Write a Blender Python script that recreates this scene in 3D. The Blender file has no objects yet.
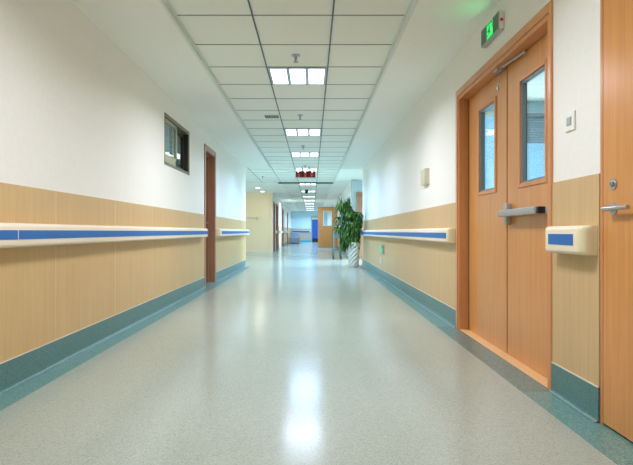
import bpy, bmesh, math, random
from mathutils import Vector, Matrix
random.seed(7)
S = bpy.context.scene
C = bpy.data.collections.new('scene'); S.collection.children.link(C)
PI = math.pi

# ------------------------------------------------------------------ materials
def srgb(r, g, b):
    f = lambda c: (c/255/12.92) if c/255 <= .04045 else ((c/255+.055)/1.055)**2.4
    return (f(r), f(g), f(b), 1)

def new_mat(name):
    m = bpy.data.materials.new(name); m.use_nodes = True
    nt = m.node_tree
    return m, nt, nt.nodes['Principled BSDF']

def plain(name, col, rough=.5, metal=0, noise=.04, nscale=40, bump=0, spec=.5):
    m, nt, p = new_mat(name)
    tc = nt.nodes.new('ShaderNodeTexCoord')
    n = nt.nodes.new('ShaderNodeTexNoise'); n.inputs['Scale'].default_value = nscale
    n.inputs['Detail'].default_value = 3
    nt.links.new(tc.outputs['Object'], n.inputs['Vector'])
    r = nt.nodes.new('ShaderNodeValToRGB')
    r.color_ramp.elements[0].position = .3; r.color_ramp.elements[1].position = .7
    r.color_ramp.elements[0].color = tuple(c*(1-noise) for c in col[:3])+(1,)
    r.color_ramp.elements[1].color = tuple(min(1, c*(1+noise)) for c in col[:3])+(1,)
    nt.links.new(n.outputs['Fac'], r.inputs['Fac'])
    nt.links.new(r.outputs['Color'], p.inputs['Base Color'])
    p.inputs['Roughness'].default_value = rough
    p.inputs['Metallic'].default_value = metal
    p.inputs['Specular IOR Level'].default_value = spec
    if bump:
        b = nt.nodes.new('ShaderNodeBump'); b.inputs['Strength'].default_value = bump
        b.inputs['Distance'].default_value = .002
        nt.links.new(n.outputs['Fac'], b.inputs['Height'])
        nt.links.new(b.outputs['Normal'], p.inputs['Normal'])
    return m

def wood(name, light, dark, rough=.35, joint=None, jcol=None, spec=.5, vec='Object', grain=1.0):
    """vertical grain along Z, optional thin panel joints every joint[0] m along Y from joint[1]"""
    m, nt, p = new_mat(name)
    N, L = nt.nodes, nt.links
    g = N.new('ShaderNodeNewGeometry')
    mp = N.new('ShaderNodeMapping'); mp.inputs['Scale'].default_value = (26*grain, 26*grain, .9)
    L.new(g.outputs['Position'], mp.inputs['Vector'])
    n = N.new('ShaderNodeTexNoise'); n.inputs['Scale'].default_value = 1.6; n.inputs['Detail'].default_value = 6
    n.inputs['Roughness'].default_value = .65
    L.new(mp.outputs['Vector'], n.inputs['Vector'])
    mp2 = N.new('ShaderNodeMapping'); mp2.inputs['Scale'].default_value = (2.2, 2.2, .35)
    L.new(g.outputs['Position'], mp2.inputs['Vector'])
    n2 = N.new('ShaderNodeTexNoise'); n2.inputs['Scale'].default_value = 1.5; n2.inputs['Detail'].default_value = 2
    L.new(mp2.outputs['Vector'], n2.inputs['Vector'])
    add = N.new('ShaderNodeMath'); add.operation = 'MULTIPLY_ADD'; add.inputs[1].default_value = .35
    L.new(n2.outputs['Fac'], add.inputs[0]); L.new(n.outputs['Fac'], add.inputs[2])
    r = N.new('ShaderNodeValToRGB')
    r.color_ramp.elements[0].position = .45; r.color_ramp.elements[1].position = .85
    r.color_ramp.elements[0].color = dark; r.color_ramp.elements[1].color = light
    L.new(add.outputs[0], r.inputs['Fac'])
    out = r.outputs['Color']
    if joint:
        sp = N.new('ShaderNodeSeparateXYZ'); L.new(g.outputs['Position'], sp.inputs['Vector'])
        s = N.new('ShaderNodeMath'); s.operation = 'SUBTRACT'; s.inputs[1].default_value = joint[1]
        L.new(sp.outputs['Y'], s.inputs[0])
        md = N.new('ShaderNodeMath'); md.operation = 'FLOORED_MODULO'; md.inputs[1].default_value = joint[0]
        L.new(s.outputs[0], md.inputs[0])
        lt = N.new('ShaderNodeMath'); lt.operation = 'LESS_THAN'; lt.inputs[1].default_value = .006
        L.new(md.outputs[0], lt.inputs[0])
        mx = N.new('ShaderNodeMix'); mx.data_type = 'RGBA'
        L.new(lt.outputs[0], mx.inputs[0]); L.new(out, mx.inputs[6]); mx.inputs[7].default_value = jcol
        out = mx.outputs[2]
    L.new(out, p.inputs['Base Color'])
    p.inputs['Roughness'].default_value = rough
    p.inputs['Specular IOR Level'].default_value = spec
    return m

def speckle(name, base, lo, hi, rough, scale=170, bump=.03, spec=.5, coat=0):
    """flecked sheet vinyl"""
    m, nt, p = new_mat(name); N, L = nt.nodes, nt.links
    g = N.new('ShaderNodeNewGeometry')
    v = N.new('ShaderNodeTexVoronoi'); v.inputs['Scale'].default_value = scale
    L.new(g.outputs['Position'], v.inputs['Vector'])
    sp = N.new('ShaderNodeSeparateColor'); L.new(v.outputs['Color'], sp.inputs['Color'])
    r = N.new('ShaderNodeValToRGB'); e = r.color_ramp.elements
    e[0].position = .0; e[0].color = lo; e[1].position = 1; e[1].color = hi
    a = e.new(.22); a.color = base; b = e.new(.8); b.color = base
    L.new(sp.outputs['Red'], r.inputs['Fac'])
    n = N.new('ShaderNodeTexNoise'); n.inputs['Scale'].default_value = 1.1; n.inputs['Detail'].default_value = 4
    L.new(g.outputs['Position'], n.inputs['Vector'])
    mx = N.new('ShaderNodeMix'); mx.data_type = 'RGBA'; mx.blend_type = 'MULTIPLY'; mx.inputs[0].default_value = 1
    r2 = N.new('ShaderNodeValToRGB')
    r2.color_ramp.elements[0].position = .3; r2.color_ramp.elements[1].position = .7
    r2.color_ramp.elements[0].color = (.95, .95, .95, 1)
    r2.color_ramp.elements[1].color = (1, 1, 1, 1)
    L.new(n.outputs['Fac'], r2.inputs['Fac'])
    L.new(r.outputs['Color'], mx.inputs[6]); L.new(r2.outputs['Color'], mx.inputs[7])
    L.new(mx.outputs[2], p.inputs['Base Color'])
    p.inputs['Roughness'].default_value = rough; p.inputs['Specular IOR Level'].default_value = spec
    p.inputs['Coat Weight'].default_value = coat; p.inputs['Coat Roughness'].default_value = .12
    n3 = N.new('ShaderNodeTexNoise'); n3.inputs['Scale'].default_value = 5; n3.inputs['Detail'].default_value = 5
    L.new(g.outputs['Position'], n3.inputs['Vector'])
    bp = N.new('ShaderNodeBump'); bp.inputs['Strength'].default_value = bump; bp.inputs['Distance'].default_value = .01
    L.new(n3.outputs['Fac'], bp.inputs['Height']); L.new(bp.outputs['Normal'], p.inputs['Normal'])
    return m

def emit(name, col, strength):
    m, nt, p = new_mat(name)
    p.inputs['Base Color'].default_value = col
    p.inputs['Emission Color'].default_value = col
    p.inputs['Emission Strength'].default_value = strength
    p.inputs['Roughness'].default_value = .5
    return m

def glass(name, tint, fres=1.5, refl=1.0):
    m, nt, p = new_mat(name); N, L = nt.nodes, nt.links
    N.remove(p)
    t = N.new('ShaderNodeBsdfTransparent'); t.inputs[0].default_value = tint
    g = N.new('ShaderNodeBsdfGlossy'); g.inputs['Roughness'].default_value = .02
    g.inputs['Color'].default_value = (refl, refl, refl, 1)
    lw = N.new('ShaderNodeLayerWeight'); lw.inputs['Blend'].default_value = .5
    pw = N.new('ShaderNodeMath'); pw.operation = 'POWER'; pw.inputs[1].default_value = 4
    L.new(lw.outputs['Facing'], pw.inputs[0])
    f = N.new('ShaderNodeMath'); f.operation = 'MULTIPLY_ADD'; f.inputs[1].default_value = .6; f.inputs[2].default_value = fres
    L.new(pw.outputs[0], f.inputs[0])
    mx = N.new('ShaderNodeMixShader')
    L.new(f.outputs[0], mx.inputs[0]); L.new(t.outputs[0], mx.inputs[1]); L.new(g.outputs[0], mx.inputs[2])
    L.new(mx.outputs[0], N['Material Output'].inputs['Surface'])
    return m

M = {}
M['plaster'] = plain('white_plaster', srgb(240, 238, 228), .55, noise=.015, nscale=30, bump=.02)
M['soffit'] = plain('soffit_paint', srgb(240, 242, 234), .7, noise=.01, nscale=20)
M['tile'] = plain('ceiling_tile', srgb(235, 240, 230), .85, noise=.03, nscale=160, bump=.1)
M['tbar'] = plain('grid_main_bar', srgb(84, 98, 110), .45, .2, noise=.05)
M['crossbar'] = plain('grid_cross_bar', srgb(150, 154, 148), .6, noise=.05)
M['cove'] = plain('edge_angle', srgb(218, 226, 218), .5, noise=.02)
M['maple'] = wood('maple_laminate', srgb(212, 179, 124), srgb(202, 166, 110), .38, (1.0, .29), srgb(228, 200, 162))
M['maple_right'] = wood('maple_laminate_right', srgb(211, 180, 130), srgb(201, 167, 115), .38, (1.0, .55), srgb(196, 164, 120))
M['orange_wood'] = wood('orange_veneer', srgb(219, 156, 90), srgb(205, 137, 72), .28)
M['frame_wood'] = wood('door_frame_veneer', srgb(216, 152, 98), srgb(200, 132, 80), .28)
M['bead_wood'] = wood('bead_veneer', srgb(222, 150, 88), srgb(205, 132, 72), .3)
M['sill_wood_lit'] = wood('threshold_veneer_lit', srgb(236, 194, 136), srgb(222, 174, 112), .4)  # lightened colour stands for light falling on the flat threshold
M['brown_wood'] = wood('brown_veneer', srgb(176, 128, 100), srgb(148, 102, 78), .3)
M['floor'] = speckle('floor_vinyl', srgb(165, 173, 159), srgb(142, 152, 140), srgb(180, 187, 174), .17, 240, bump=.06, spec=.19)
M['strip'] = speckle('border_vinyl', srgb(106, 146, 138), srgb(82, 118, 112), srgb(136, 172, 164), .25, 190)
M['strip_door'] = speckle('border_vinyl_grey', srgb(104, 130, 122), srgb(78, 104, 98), srgb(132, 154, 146), .27, 190)  # greyer variant of the teal border
M['skirt'] = speckle('skirting_vinyl', srgb(86, 126, 122), srgb(62, 100, 98), srgb(112, 150, 146), .3, 190)
M['bead'] = plain('skirting_bead', srgb(214, 214, 200), .4)
M['cream_pvc'] = plain('cream_pvc', srgb(240, 226, 200), .42, noise=.015)
M['cream_cap'] = plain('cream_cap', srgb(240, 230, 190), .4, noise=.015)
M['blue_pvc'] = plain('blue_vinyl', srgb(34, 106, 178), .45, noise=.04, nscale=25)
M['steel'] = plain('brushed_steel', srgb(186, 188, 188), .35, .85, noise=.04)
M['satin_silver'] = plain('satin_silver', srgb(176, 178, 174), .45, .35, noise=.03)
M['dark'] = plain('dark_gap', srgb(40, 34, 30), .8)  # near-black that paints the shade in gaps beside and under doors
M['black'] = plain('black_plastic', srgb(34, 36, 38), .45)
M['white_pl'] = plain('white_plastic', srgb(236, 236, 226), .35, noise=.01)
M['beige_pl'] = plain('beige_plastic', srgb(206, 198, 172), .45, noise=.02)
M['grey_al'] = plain('grey_aluminium', srgb(170, 176, 172), .4, .4)
M['bronze'] = plain('bronze_aluminium', srgb(128, 122, 100), .42, .3)
M['bronze_light'] = plain('bronze_sash', srgb(184, 176, 142), .45, .15)
M['bronze_dark'] = plain('bronze_dark', srgb(66, 64, 54), .5, .2)
M['seal'] = plain('glazing_seal', srgb(132, 146, 148), .5)
M['lamp'] = emit('lamp_panel', (1, .99, .97, 1), 2.2)
M['downlamp'] = emit('downlight_panel', (1, .95, .82, 1), 4.0)
M['reflector'] = plain('lamp_reflector', srgb(176, 198, 214), .45, .1)
M['pane'] = glass('clear_glass', (.93, .97, .98, 1), .03)
M['pane_dark'] = glass('tinted_glass', (.72, .82, .86, 1), .06)
M['roomblue'] = plain('pale_blue_paint', srgb(190, 220, 232), .7)
M['roomgrey'] = plain('blue_grey_paint', srgb(150, 168, 178), .7)
M['skypane'] = emit('daylight_pane', srgb(136, 194, 226), .72)
M['blind'] = plain('grey_blind', srgb(150, 164, 172), .6)
M['cream_wall'] = plain('cream_paint', srgb(242, 218, 178), .6, noise=.012)
M['green_lit'] = emit('green_lit_panel', (.01, .85, .16, 1), 1.1)
M['green_dim'] = emit('green_dim_panel', (.03, .55, .16, 1), .55)
M['green_dark'] = plain('green_grey_panel', srgb(78, 106, 90), .4)
M['red'] = emit('red_lamp', srgb(170, 20, 30), .35)
M['led_bg'] = plain('red_display', srgb(66, 10, 18), .35)
M['led_red'] = emit('red_digits', srgb(215, 30, 48), .5)
M['glow_warm'] = emit('warm_glow', srgb(255, 214, 170), 1.1)
M['leaf'] = plain('leaf_green', srgb(54, 102, 24), .38, noise=.5, nscale=9)
M['leaf_light'] = plain('leaf_light_green', srgb(118, 154, 58), .4, noise=.3, nscale=9)
M['flower'] = plain('red_shoot', srgb(170, 62, 66), .5)
M['stem'] = plain('stem_brown', srgb(96, 84, 50), .7, noise=.2)
M['soil'] = plain('potting_soil', srgb(58, 44, 34), .95, noise=.3)
M['pot'] = plain('pot_ceramic', srgb(226, 222, 208), .35, noise=.02)
M['trolley'] = plain('grey_green_steel', srgb(86, 110, 102), .4, .2)
M['rubber'] = plain('grey_rubber', srgb(66, 74, 76), .6)
M['bench_grey'] = plain('grey_upholstery', srgb(150, 164, 180), .6)
M['tan_wood'] = wood('tan_veneer', srgb(206, 160, 110), srgb(180, 132, 84), .4)
M['blue_door'] = plain('blue_door_paint', srgb(30, 96, 186), .4)
M['far_panel'] = plain('grey_tan_panel', srgb(184, 174, 156), .5)
M['far_blue'] = plain('pale_blue_wall', srgb(204, 232, 242), .6)
M['grey_wall'] = plain('grey_blue_wall', srgb(176, 192, 196), .6)
M['cyan_vinyl'] = plain('cyan_skirting', srgb(70, 180, 200), .35)

# ------------------------------------------------------------------ helpers
def BM(): return bmesh.new()

def box(bm, lo, hi, bev=0, seg=2):
    lo = Vector(lo); hi = Vector(hi)
    a = Vector((min(lo.x, hi.x), min(lo.y, hi.y), min(lo.z, hi.z)))
    b = Vector((max(lo.x, hi.x), max(lo.y, hi.y), max(lo.z, hi.z)))
    r = bmesh.ops.create_cube(bm, size=1)
    vs = r['verts']
    for v in vs:
        v.co = Vector((a[i] + (v.co[i]+.5)*(b[i]-a[i]) for i in range(3)))
    if bev:
        es = list({e for v in vs for e in v.link_edges})
        bmesh.ops.bevel(bm, geom=es, offset=bev, segments=seg, affect='EDGES', profile=.5)

def tube(bm, p, q, r, seg=14, r2=None):
    p = Vector(p); q = Vector(q); d = q-p
    m = Matrix.Translation((p+q)/2) @ d.to_track_quat('Z', 'Y').to_matrix().to_4x4()
    bmesh.ops.create_cone(bm, cap_ends=True, segments=seg, radius1=r, radius2=r if r2 is None else r2, depth=d.length, matrix=m)

def lathe(bm, prof, cx, cy, seg=28, twist=None):
    rings = []
    for r, z in prof:
        ring = []
        for k in range(seg):
            a = 2*PI*k/seg
            rr = r if twist is None else twist(r, z, a)
            ring.append(bm.verts.new((cx+rr*math.cos(a), cy+rr*math.sin(a), z)))
        rings.append(ring)
    for i in range(len(rings)-1):
        for k in range(seg):
            bm.faces.new((rings[i][k], rings[i][(k+1) % seg], rings[i+1][(k+1) % seg], rings[i+1][k]))
    bm.faces.new(rings[0][::-1]); bm.faces.new(rings[-1])

def extrude_y(bm, prof, y0, y1):
    """prof: list of (x,z) closed polygon"""
    a = [bm.verts.new((x, y0, z)) for x, z in prof]
    b = [bm.verts.new((x, y1, z)) for x, z in prof]
    n = len(prof)
    for i in range(n):
        bm.faces.new((a[i], a[(i+1) % n], b[(i+1) % n], b[i]))
    bm.faces.new(a[::-1]); bm.faces.new(b)

def world_loc(o):
    v = Vector((0, 0, 0))
    while o is not None:
        v += o.location; o = o.parent
    return v

def obj(name, bm, mat, parent=None, smooth=False, origin=None):
    bmesh.ops.recalc_face_normals(bm, faces=bm.faces)
    if parent is not None:
        off = world_loc(parent)
    elif origin is not None:
        off = Vector(origin)
    else:
        xs = [v.co for v in bm.verts]
        off = Vector(((min(v.x for v in xs)+max(v.x for v in xs))/2, (min(v.y for v in xs)+max(v.y for v in xs))/2, min(v.z for v in xs)))
    for v in bm.verts: v.co -= off
    me = bpy.data.meshes.new(name); bm.to_mesh(me); bm.free()
    me.materials.append(mat)
    if smooth:
        for f in me.polygons: f.use_smooth = True
        try: me.set_sharp_from_angle(angle=math.radians(38))
        except Exception: pass
    o = bpy.data.objects.new(name, me); C.objects.link(o)
    if parent is not None: o.parent = parent
    else: o.location = off
    return o

def tag(o, label=None, cat=None, group=None, kind=None):
    if label: o['label'] = label
    if cat: o['category'] = cat
    if group: o['group'] = group
    if kind: o['kind'] = kind
    return o

def thing(name, label, cat, loc, group=None, kind=None):
    o = bpy.data.objects.new(name, None); o.empty_display_size = .1
    C.objects.link(o); o.location = loc
    return tag(o, label, cat, group, kind)

def struct(name, bm, mat, label, cat, **k):
    return tag(obj(name, bm, mat, **k), label, cat, kind='structure')

def copy_tree(o, parent=None):
    c = o.copy(); C.objects.link(c); c.parent = parent
    for ch in list(o.children): copy_tree(ch, c)
    return c

def wall_boxes(bm, axis, t0, t1, u0, u1, z0, z1, holes=()):
    """solid wall split round rectangular holes (u0,u1,z0,z1). axis 'y': runs along y with x in t0..t1"""
    def put(a, b, c, d):
        if b-a < 1e-4 or d-c < 1e-4: return
        if axis == 'y': box(bm, (t0, a, c), (t1, b, d))
        else: box(bm, (a, t0, c), (b, t1, d))
    cur = u0
    for h in sorted(holes):
        put(cur, h[0], z0, z1)
        put(h[0], h[1], z0, h[2]); put(h[0], h[1], h[3], z1)
        cur = h[1]
    put(cur, u1, z0, z1)

# ------------------------------------------------------------------ measures (metres; camera at origin, looking +Y)
XL, XR = -1.655, 1.29
CAM_Z = .86
ZC = 2.48          # tiled ceiling
ZS = 2.44          # soffit
TL, TR = -1.029, .706
GL, GR = -.4455, .155
YB = -5.0          # back of corridor
LEND, REND = 12.73, 13.05
FARX_L, FARX_R = -1.674, 1.24
YF = 41.0
ZW = 1.12          # wainscot top
ZSK = .16

# floor
b = BM(); box(b, (-6.2, YB-.2, -.1), (5.2, YF+3, 0))
struct('floor', b, M['floor'], 'glossy pale grey-green flecked sheet vinyl corridor floor', 'floor')

# border strips on the floor
def strip(name, x0, x1, y0, y1, mat, label):
    b = BM(); box(b, (x0, y0, 0), (x1, y1, .002)); return struct(name, b, mat, label, 'floor border')
strip('trim_1', XL-.14, -1.494, YB, LEND, M['strip'], 'teal vinyl border strip along the foot of the long left wall')
strip('trim_2', 1.126, XR+.02, 4.62, REND, M['strip'], 'teal vinyl border strip below the long right handrail')
strip('trim_0', 1.126, XR+.02, YB, 2.735, M['strip'], 'teal vinyl border strip at the foot of the near right door')
strip('trim_3', 1.126, XR+.0, 2.735, 4.62, M['strip_door'], 'greyish teal vinyl border strip passing the wooden double doors')

# ---- left wall
WIN = (5.737, 6.895, 1.615, 2.2)
DL = (7.92, 8.67, 0, 2.14)
b = BM(); wall_boxes(b, 'y', XL-.12, XL, YB, LEND, 0, 2.7, [WIN, DL])
struct('wall_left', b, M['plaster'], 'long white left corridor wall with small sliding window and brown door', 'wall')

def wains(name, x_wall, sgn, y0, y1, mat, label, z1=ZW):
    b = BM(); box(b, (x_wall, y0, ZSK), (x_wall-sgn*.006, y1, z1))
    return struct(name, b, mat, label, 'wall panelling')
def skirting(name, x_wall, sgn, y0, y1, label):
    """coved skirting: sgn=+1 right wall, -1 left wall"""
    t, r = .009, .022
    prof = [(x_wall, 0), (x_wall, ZSK), (x_wall-sgn*t, ZSK)]
    for k in range(7):
        a = k/6*PI/2
        prof.append((x_wall-sgn*(t+r-r*math.cos(a)), .0025+r-r*math.sin(a)))
    prof.append((x_wall-sgn*(t+r), .0))
    b = BM(); extrude_y(b, prof, y0, y1)
    o = struct(name, b, M['skirt'], label, 'baseboard', smooth=True)
    b = BM(); box(b, (x_wall, y0, ZSK-.001), (x_wall-sgn*.011, y1, ZSK+.004)); obj('bead', b, M['bead'], o)
    return o
wains('trim_4', XL, -1, YB, 7.85, M['maple'], 'maple laminate panelling below the small sliding window')
wains('trim_5', XL, -1, 8.74, LEND, M['maple'], 'maple laminate panelling beyond the brown door on the left')
skirting('baseboard_left', XL, -1, YB, 7.85, 'teal coved skirting along the near left wall')
skirting('baseboard_left_end', XL, -1, 8.74, LEND, 'teal coved skirting beyond the brown left door')

# ---- right wall
D1 = (2.765, 4.50, 0, 2.045)
D3 = (1.2, 2.27, 0, 2.4)
b = BM(); wall_boxes(b, 'y', XR, XR+.2, YB, REND, 0, 2.7, [D3, D1])
struct('wall_right', b, M['plaster'], 'white right corridor wall with wooden double doors and exit sign', 'wall')
wains('trim_6', XR, 1, 4.55, REND, M['maple_right'], 'maple laminate panelling below and above the long right handrail')
wains('trim_7', XR, 1, 2.29, 2.735, M['maple_right'], 'narrow maple laminate panel between double doors and near right door')
skirting('baseboard_right', XR, 1, 4.55, REND, 'teal coved skirting under the long right handrail')
skirting('baseboard_right_near', XR, 1, 2.29, 2.735, 'short teal coved skirting between double doors and near right door')
b = BM(); box(b, (XL-.2, YB-.2, 0), (XR+.2, YB, 2.7))
struct('wall_back', b, M['plaster'], 'white end wall behind the viewer', 'wall')

# ---- ceilings
b = BM(); box(b, (TL, YB, ZC), (TR, LEND, ZC+.1)); box(b, (-6.2, LEND, ZC), (TR, 16.85, ZC+.1)); box(b, (TL, 17.02, ZC), (TR, YF, ZC+.1))
struct('ceiling', b, M['tile'], 'pale grey square-tiled suspended ceiling down the corridor centre', 'ceiling')
b = BM(); box(b, (XL-.2, YB, ZS), (TL-.012, LEND-.1, ZS+.14))
struct('ceiling_left', b, M['soffit'], 'white plaster soffit band left of the ceiling tiles', 'ceiling')
b = BM(); box(b, (TR+.012, YB, ZS), (XR+.2, REND-.1, ZS+.14))
struct('ceiling_right', b, M['soffit'], 'white plaster soffit band right of the ceiling tiles', 'ceiling')
b = BM()
box(b, (TL-.016, YB, ZS-.008), (TL+.006, LEND-.1, ZC)); box(b, (TL, YB, ZC-.006), (TL+.02, LEND-.1, ZC))
struct('trim_8', b, M['cove'], 'pale metal edge profile on the left side of the tiles', 'ceiling trim')
b = BM()
box(b, (TR-.006, YB, ZS-.008), (TR+.02, 16.85, ZC)); box(b, (TR-.015, YB, ZC-.006), (TR, 16.85, ZC))
struct('trim_9', b, M['cove'], 'pale metal edge profile on the right side of the tiles', 'ceiling trim')
b = BM()
for x in (GL, GR):
    box(b, (x-.006, YB, ZC-.006), (x+.006, YF, ZC+.001))
struct('trim_10', b, M['tbar'], 'two dark grey main bars running the length of the tiled ceiling', 'ceiling grid')
b = BM()
k = -14
while 3.83+.6*k < YF:
    y = 3.83+.6*k
    if y > YB and not 16.7 < y < 17.1:
        box(b, (TL, y-.006, ZC-.004), (TR, y+.006, ZC+.001))
        if LEND < y < 16.7: box(b, (-6.1, y-.006, ZC-.004), (TL, y+.006, ZC+.001))
    k += 1
for x in (TL, -1.63, -2.23, -2.83, -3.43):
    box(b, (x-.008, LEND, ZC-.004), (x+.008, 16.85, ZC+.001))
struct('trim_11', b, M['crossbar'], 'thin grey cross bars between the ceiling tiles', 'ceiling grid')
b = BM(); box(b, (-6.2, 17.02, ZC), (TL, 21.7, ZC+.1)); box(b, (TL, 21.6, ZC), (FARX_L-.2, YF, ZC+.1))
struct('ceiling_lobby', b, M['soffit'], 'plain plaster ceiling with two round downlights in front of the cream wall', 'ceiling')
b = BM(); box(b, (TR, 16.0, ZC-.02), (FARX_R+.2, YF, ZC+.1)); box(b, (TR+.03, REND-.1, ZC), (5.2, 16.0, ZC+.1))
struct('ceiling_far', b, M['soffit'], 'plain plaster ceiling over the recess behind the plant', 'ceiling')
# slot across the ceiling
b = BM(); box(b, (-1.12, 16.85, ZC-.03), (TR+.03, 16.87, ZC+.08)); box(b, (-1.12, 17.0, ZC-.03), (TR+.03, 17.02, ZC+.08))
box(b, (-1.12, 16.87, ZC+.05), (TR+.03, 17.0, ZC+.08))
struct('trim_12', b, M['black'], 'dark slot crossing the tiled ceiling behind the red display', 'ceiling slot')
b = BM(); box(b, (-6.2, 16.85, ZC-.0), (-1.12, 17.02, ZC+.1)); 
struct('trim_13', b, M['cove'], 'grey band crossing the lobby ceiling beside the dark slot', 'ceiling trim')
b = BM(); box(b, (-6.2, YB, ZC+.22), (5.2, YF, ZC+.3))
struct('ceiling_slab', b, M['soffit'], 'structural slab above the ceiling', 'ceiling')

# ---- window in the left wall
w = thing('window_1', 'small bronze aluminium sliding window high in the left wall', 'window', (XL, (WIN[0]+WIN[1])/2, WIN[2]), kind='structure')
y0, y1, z0, z1 = WIN
b = BM(); t = .045
xo, xi = XL+.004, XL-.10
box(b, (xi, y0, z0), (xo, y0+.022, z1)); box(b, (xi, y1-t, z0), (xo, y1, z1))
box(b, (xi, y0, z0), (xo, y1, z0+.035)); box(b, (xi, y0, z1-.045), (xo, y1, z1))
obj('window_frame', b, M['bronze'], w)
b = BM(); box(b, (xi, y1-.055, z0+.035), (xo-.01, y1-t, z1-.045)); obj('side_channel', b, M['bronze_dark'], w)
ym = y0+.60
b = BM(); x0, x1 = XL-.045, XL-.015
box(b, (x0, y0+.022, z0+.035), (x1, y0+.06, z1-.045)); box(b, (x0, ym-.05, z0+.035), (x1, ym, z1-.045))
box(b, (x0, y0+.022, z0+.035), (x1, ym, z0+.135)); box(b, (x0, y0+.022, z1-.085), (x1, ym, z1-.045))
s = obj('sash', b, M['bronze_light'], w)
b = BM(); box(b, (x0+.012, y0+.06, z0+.135), (x0+.018, ym-.05, z1-.085)); obj('pane', b, M['pane_dark'], s)
b = BM(); x0, x1 = XL-.095, XL-.06
box(b, (x0, ym-.06, z0+.035), (x1, ym-.02, z1-.045)); box(b, (x0, y1-.085, z0+.035), (x1, y1-.055, z1-.045))
box(b, (x0, ym-.06, z0+.035), (x1, y1-.06, z0+.08)); box(b, (x0, ym-.06, z1-.085), (x1, y1-.06, z1-.045))
s = obj('sash', b, M['bronze_dark'], w)
b = BM(); box(b, (x0+.012, ym-.02, z0+.08), (x0+.018, y1-.1, z1-.085)); obj('pane', b, M['pane_dark'], s)
# room beyond the window
b = BM()
box(b, (-4.6, 4.8, 0), (-4.5, 12.4, 2.7)); box(b, (-4.5, 4.7, 0), (XL-.12, 4.8, 2.7)); box(b, (-4.5, 12.4, 0), (XL-.12, 12.5, 2.7))
struct('wall_side_room', b, M['roomgrey'], 'blue-grey walls of the room seen through the small sliding window', 'wall')
b = BM(); box(b, (-4.6, 4.7, ZC), (XL-.2, 12.5, ZC+.06))
struct('ceiling_side_room', b, M['tile'], 'ceiling of the room seen through the small sliding window', 'ceiling')

# ---- brown door in the left wall
d = thing('door_1', 'tall brown wooden door set deep in the left wall', 'door', (XL, (DL[0]+DL[1])/2, 0), kind='structure')
y0, y1, _, z1 = DL
b = BM()
for (ya, yb) in ((y0-.07, y0), (y1, y1+.07)):
    box(b, (XL-.005, ya, 0), (XL+.016, yb, z1+.07), .004)
box(b, (XL-.005, y0-.001, z1), (XL+.0165, y1+.001, z1+.07), .004)
box(b, (XL-.2, y0, 0), (XL+.008, y0+.02, z1)); box(b, (XL-.2, y1-.02, 0), (XL+.008, y1, z1)); box(b, (XL-.2, y0+.02, z1-.02), (XL+.008, y1-.02, z1))
box(b, (XL-.115, y1-.035, 0), (XL-.09, y1-.02, z1-.02)); box(b, (XL-.115, y0+.02, z1-.035), (XL-.09, y1-.02, z1-.02))
obj('door_frame', b, M['brown_wood'], d)
b = BM(); box(b, (XL-.19, y0+.024, .008), (XL-.15, y1-.024, z1-.024), .002)
lf = obj('door_leaf', b, M['brown_wood'], d)
for z in (.3, 1.1, 1.85):
    b = BM(); tube(b, (XL-.145, y0+.03, z), (XL-.145, y0+.03, z+.1), .009); obj('hinge', b, M['steel'], lf)
b = BM(); tube(b, (XL-.15, y1-.1, 1.0), (XL-.09, y1-.1, 1.0), .011); tube(b, (XL-.092, y1-.1, 1.0), (XL-.092, y1-.22, 1.0), .009)
obj('door_handle', b, M['steel'], lf, smooth=True)

# ---- double doors in the right wall
d = thing('door_2', 'orange wooden double doors with two glazed panels and a push bar', 'door', (XR, 3.65, 0), kind='structure')
y0, y1, _, z1 = D1
XLf = 1.365
b = BM()
box(b, (XR-.014, y1, 0), (XR+.02, y1+.05, z1+.055), .005); box(b, (XR-.014, y0-.03, 0), (XR+.02, y0, z1+.055), .005)
box(b, (XR-.0145, y0-.001, z1), (XR+.02, y1+.001, z1+.055), .005)
box(b, (XR-.004, y1-.03, 0), (XR+.2, y1, z1)); box(b, (XR-.004, y0, 0), (XR+.2, y0+.03, z1)); box(b, (XR-.004, y0+.03, z1-.03), (XR+.2, y1-.03, z1))
obj('door_frame', b, M['frame_wood'], d)
b = BM(); box(b, (XR-.0, y0+.03, 0), (XR+.2, y1-.03, .005)); obj('threshold', b, M['sill_wood_lit'], d)
def leaf(ya, yb, gy0, gy1, gz0, gz1):
    b = BM(); x0, x1 = XLf, XLf+.042
    zt = z1-.035
    wall_boxes(b, 'y', x0, x1, ya, yb, .008, zt, [(gy0, gy1, gz0, gz1)])
    lf = obj('door_leaf', b, M['orange_wood'], d)
    b = BM(); w_ = .026; xo = x0-.009
    box(b, (xo, gy0-w_, gz0-w_), (x0+.002, gy0, gz1+w_), .003); box(b, (xo, gy1, gz0-w_), (x0+.002, gy1+w_, gz1+w_), .003)
    box(b, (xo, gy0, gz0-w_), (x0+.002, gy1, gz0), .003); box(b, (xo, gy0, gz1), (x0+.002, gy1, gz1+w_), .003)
    obj('glazing_bead', b, M['bead_wood'], lf)
    b = BM(); q = .014
    box(b, (x0+.002, gy0, gz0), (x0+.03, gy0+q, gz1)); box(b, (x0+.002, gy1-q, gz0), (x0+.03, gy1, gz1))
    box(b, (x0+.002, gy0, gz0), (x0+.03, gy1, gz0+q)); box(b, (x0+.002, gy0, gz1-q), (x0+.03, gy1, gz1))
    obj('glazing_seal', b, M['seal'], lf)
    b = BM(); box(b, (x0+.022, gy0+.002, gz0+.002), (x0+.028, gy1-.002, gz1-.002)); obj('pane', b, M['pane'], lf)
    return lf
ymid = 3.578
lfar = leaf(ymid+.012, y1-.058, 3.81, 4.165, 1.177, 1.838)
lnear = leaf(y0+.034, ymid-.012, 2.985, 3.345, 1.172, 1.838)
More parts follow.
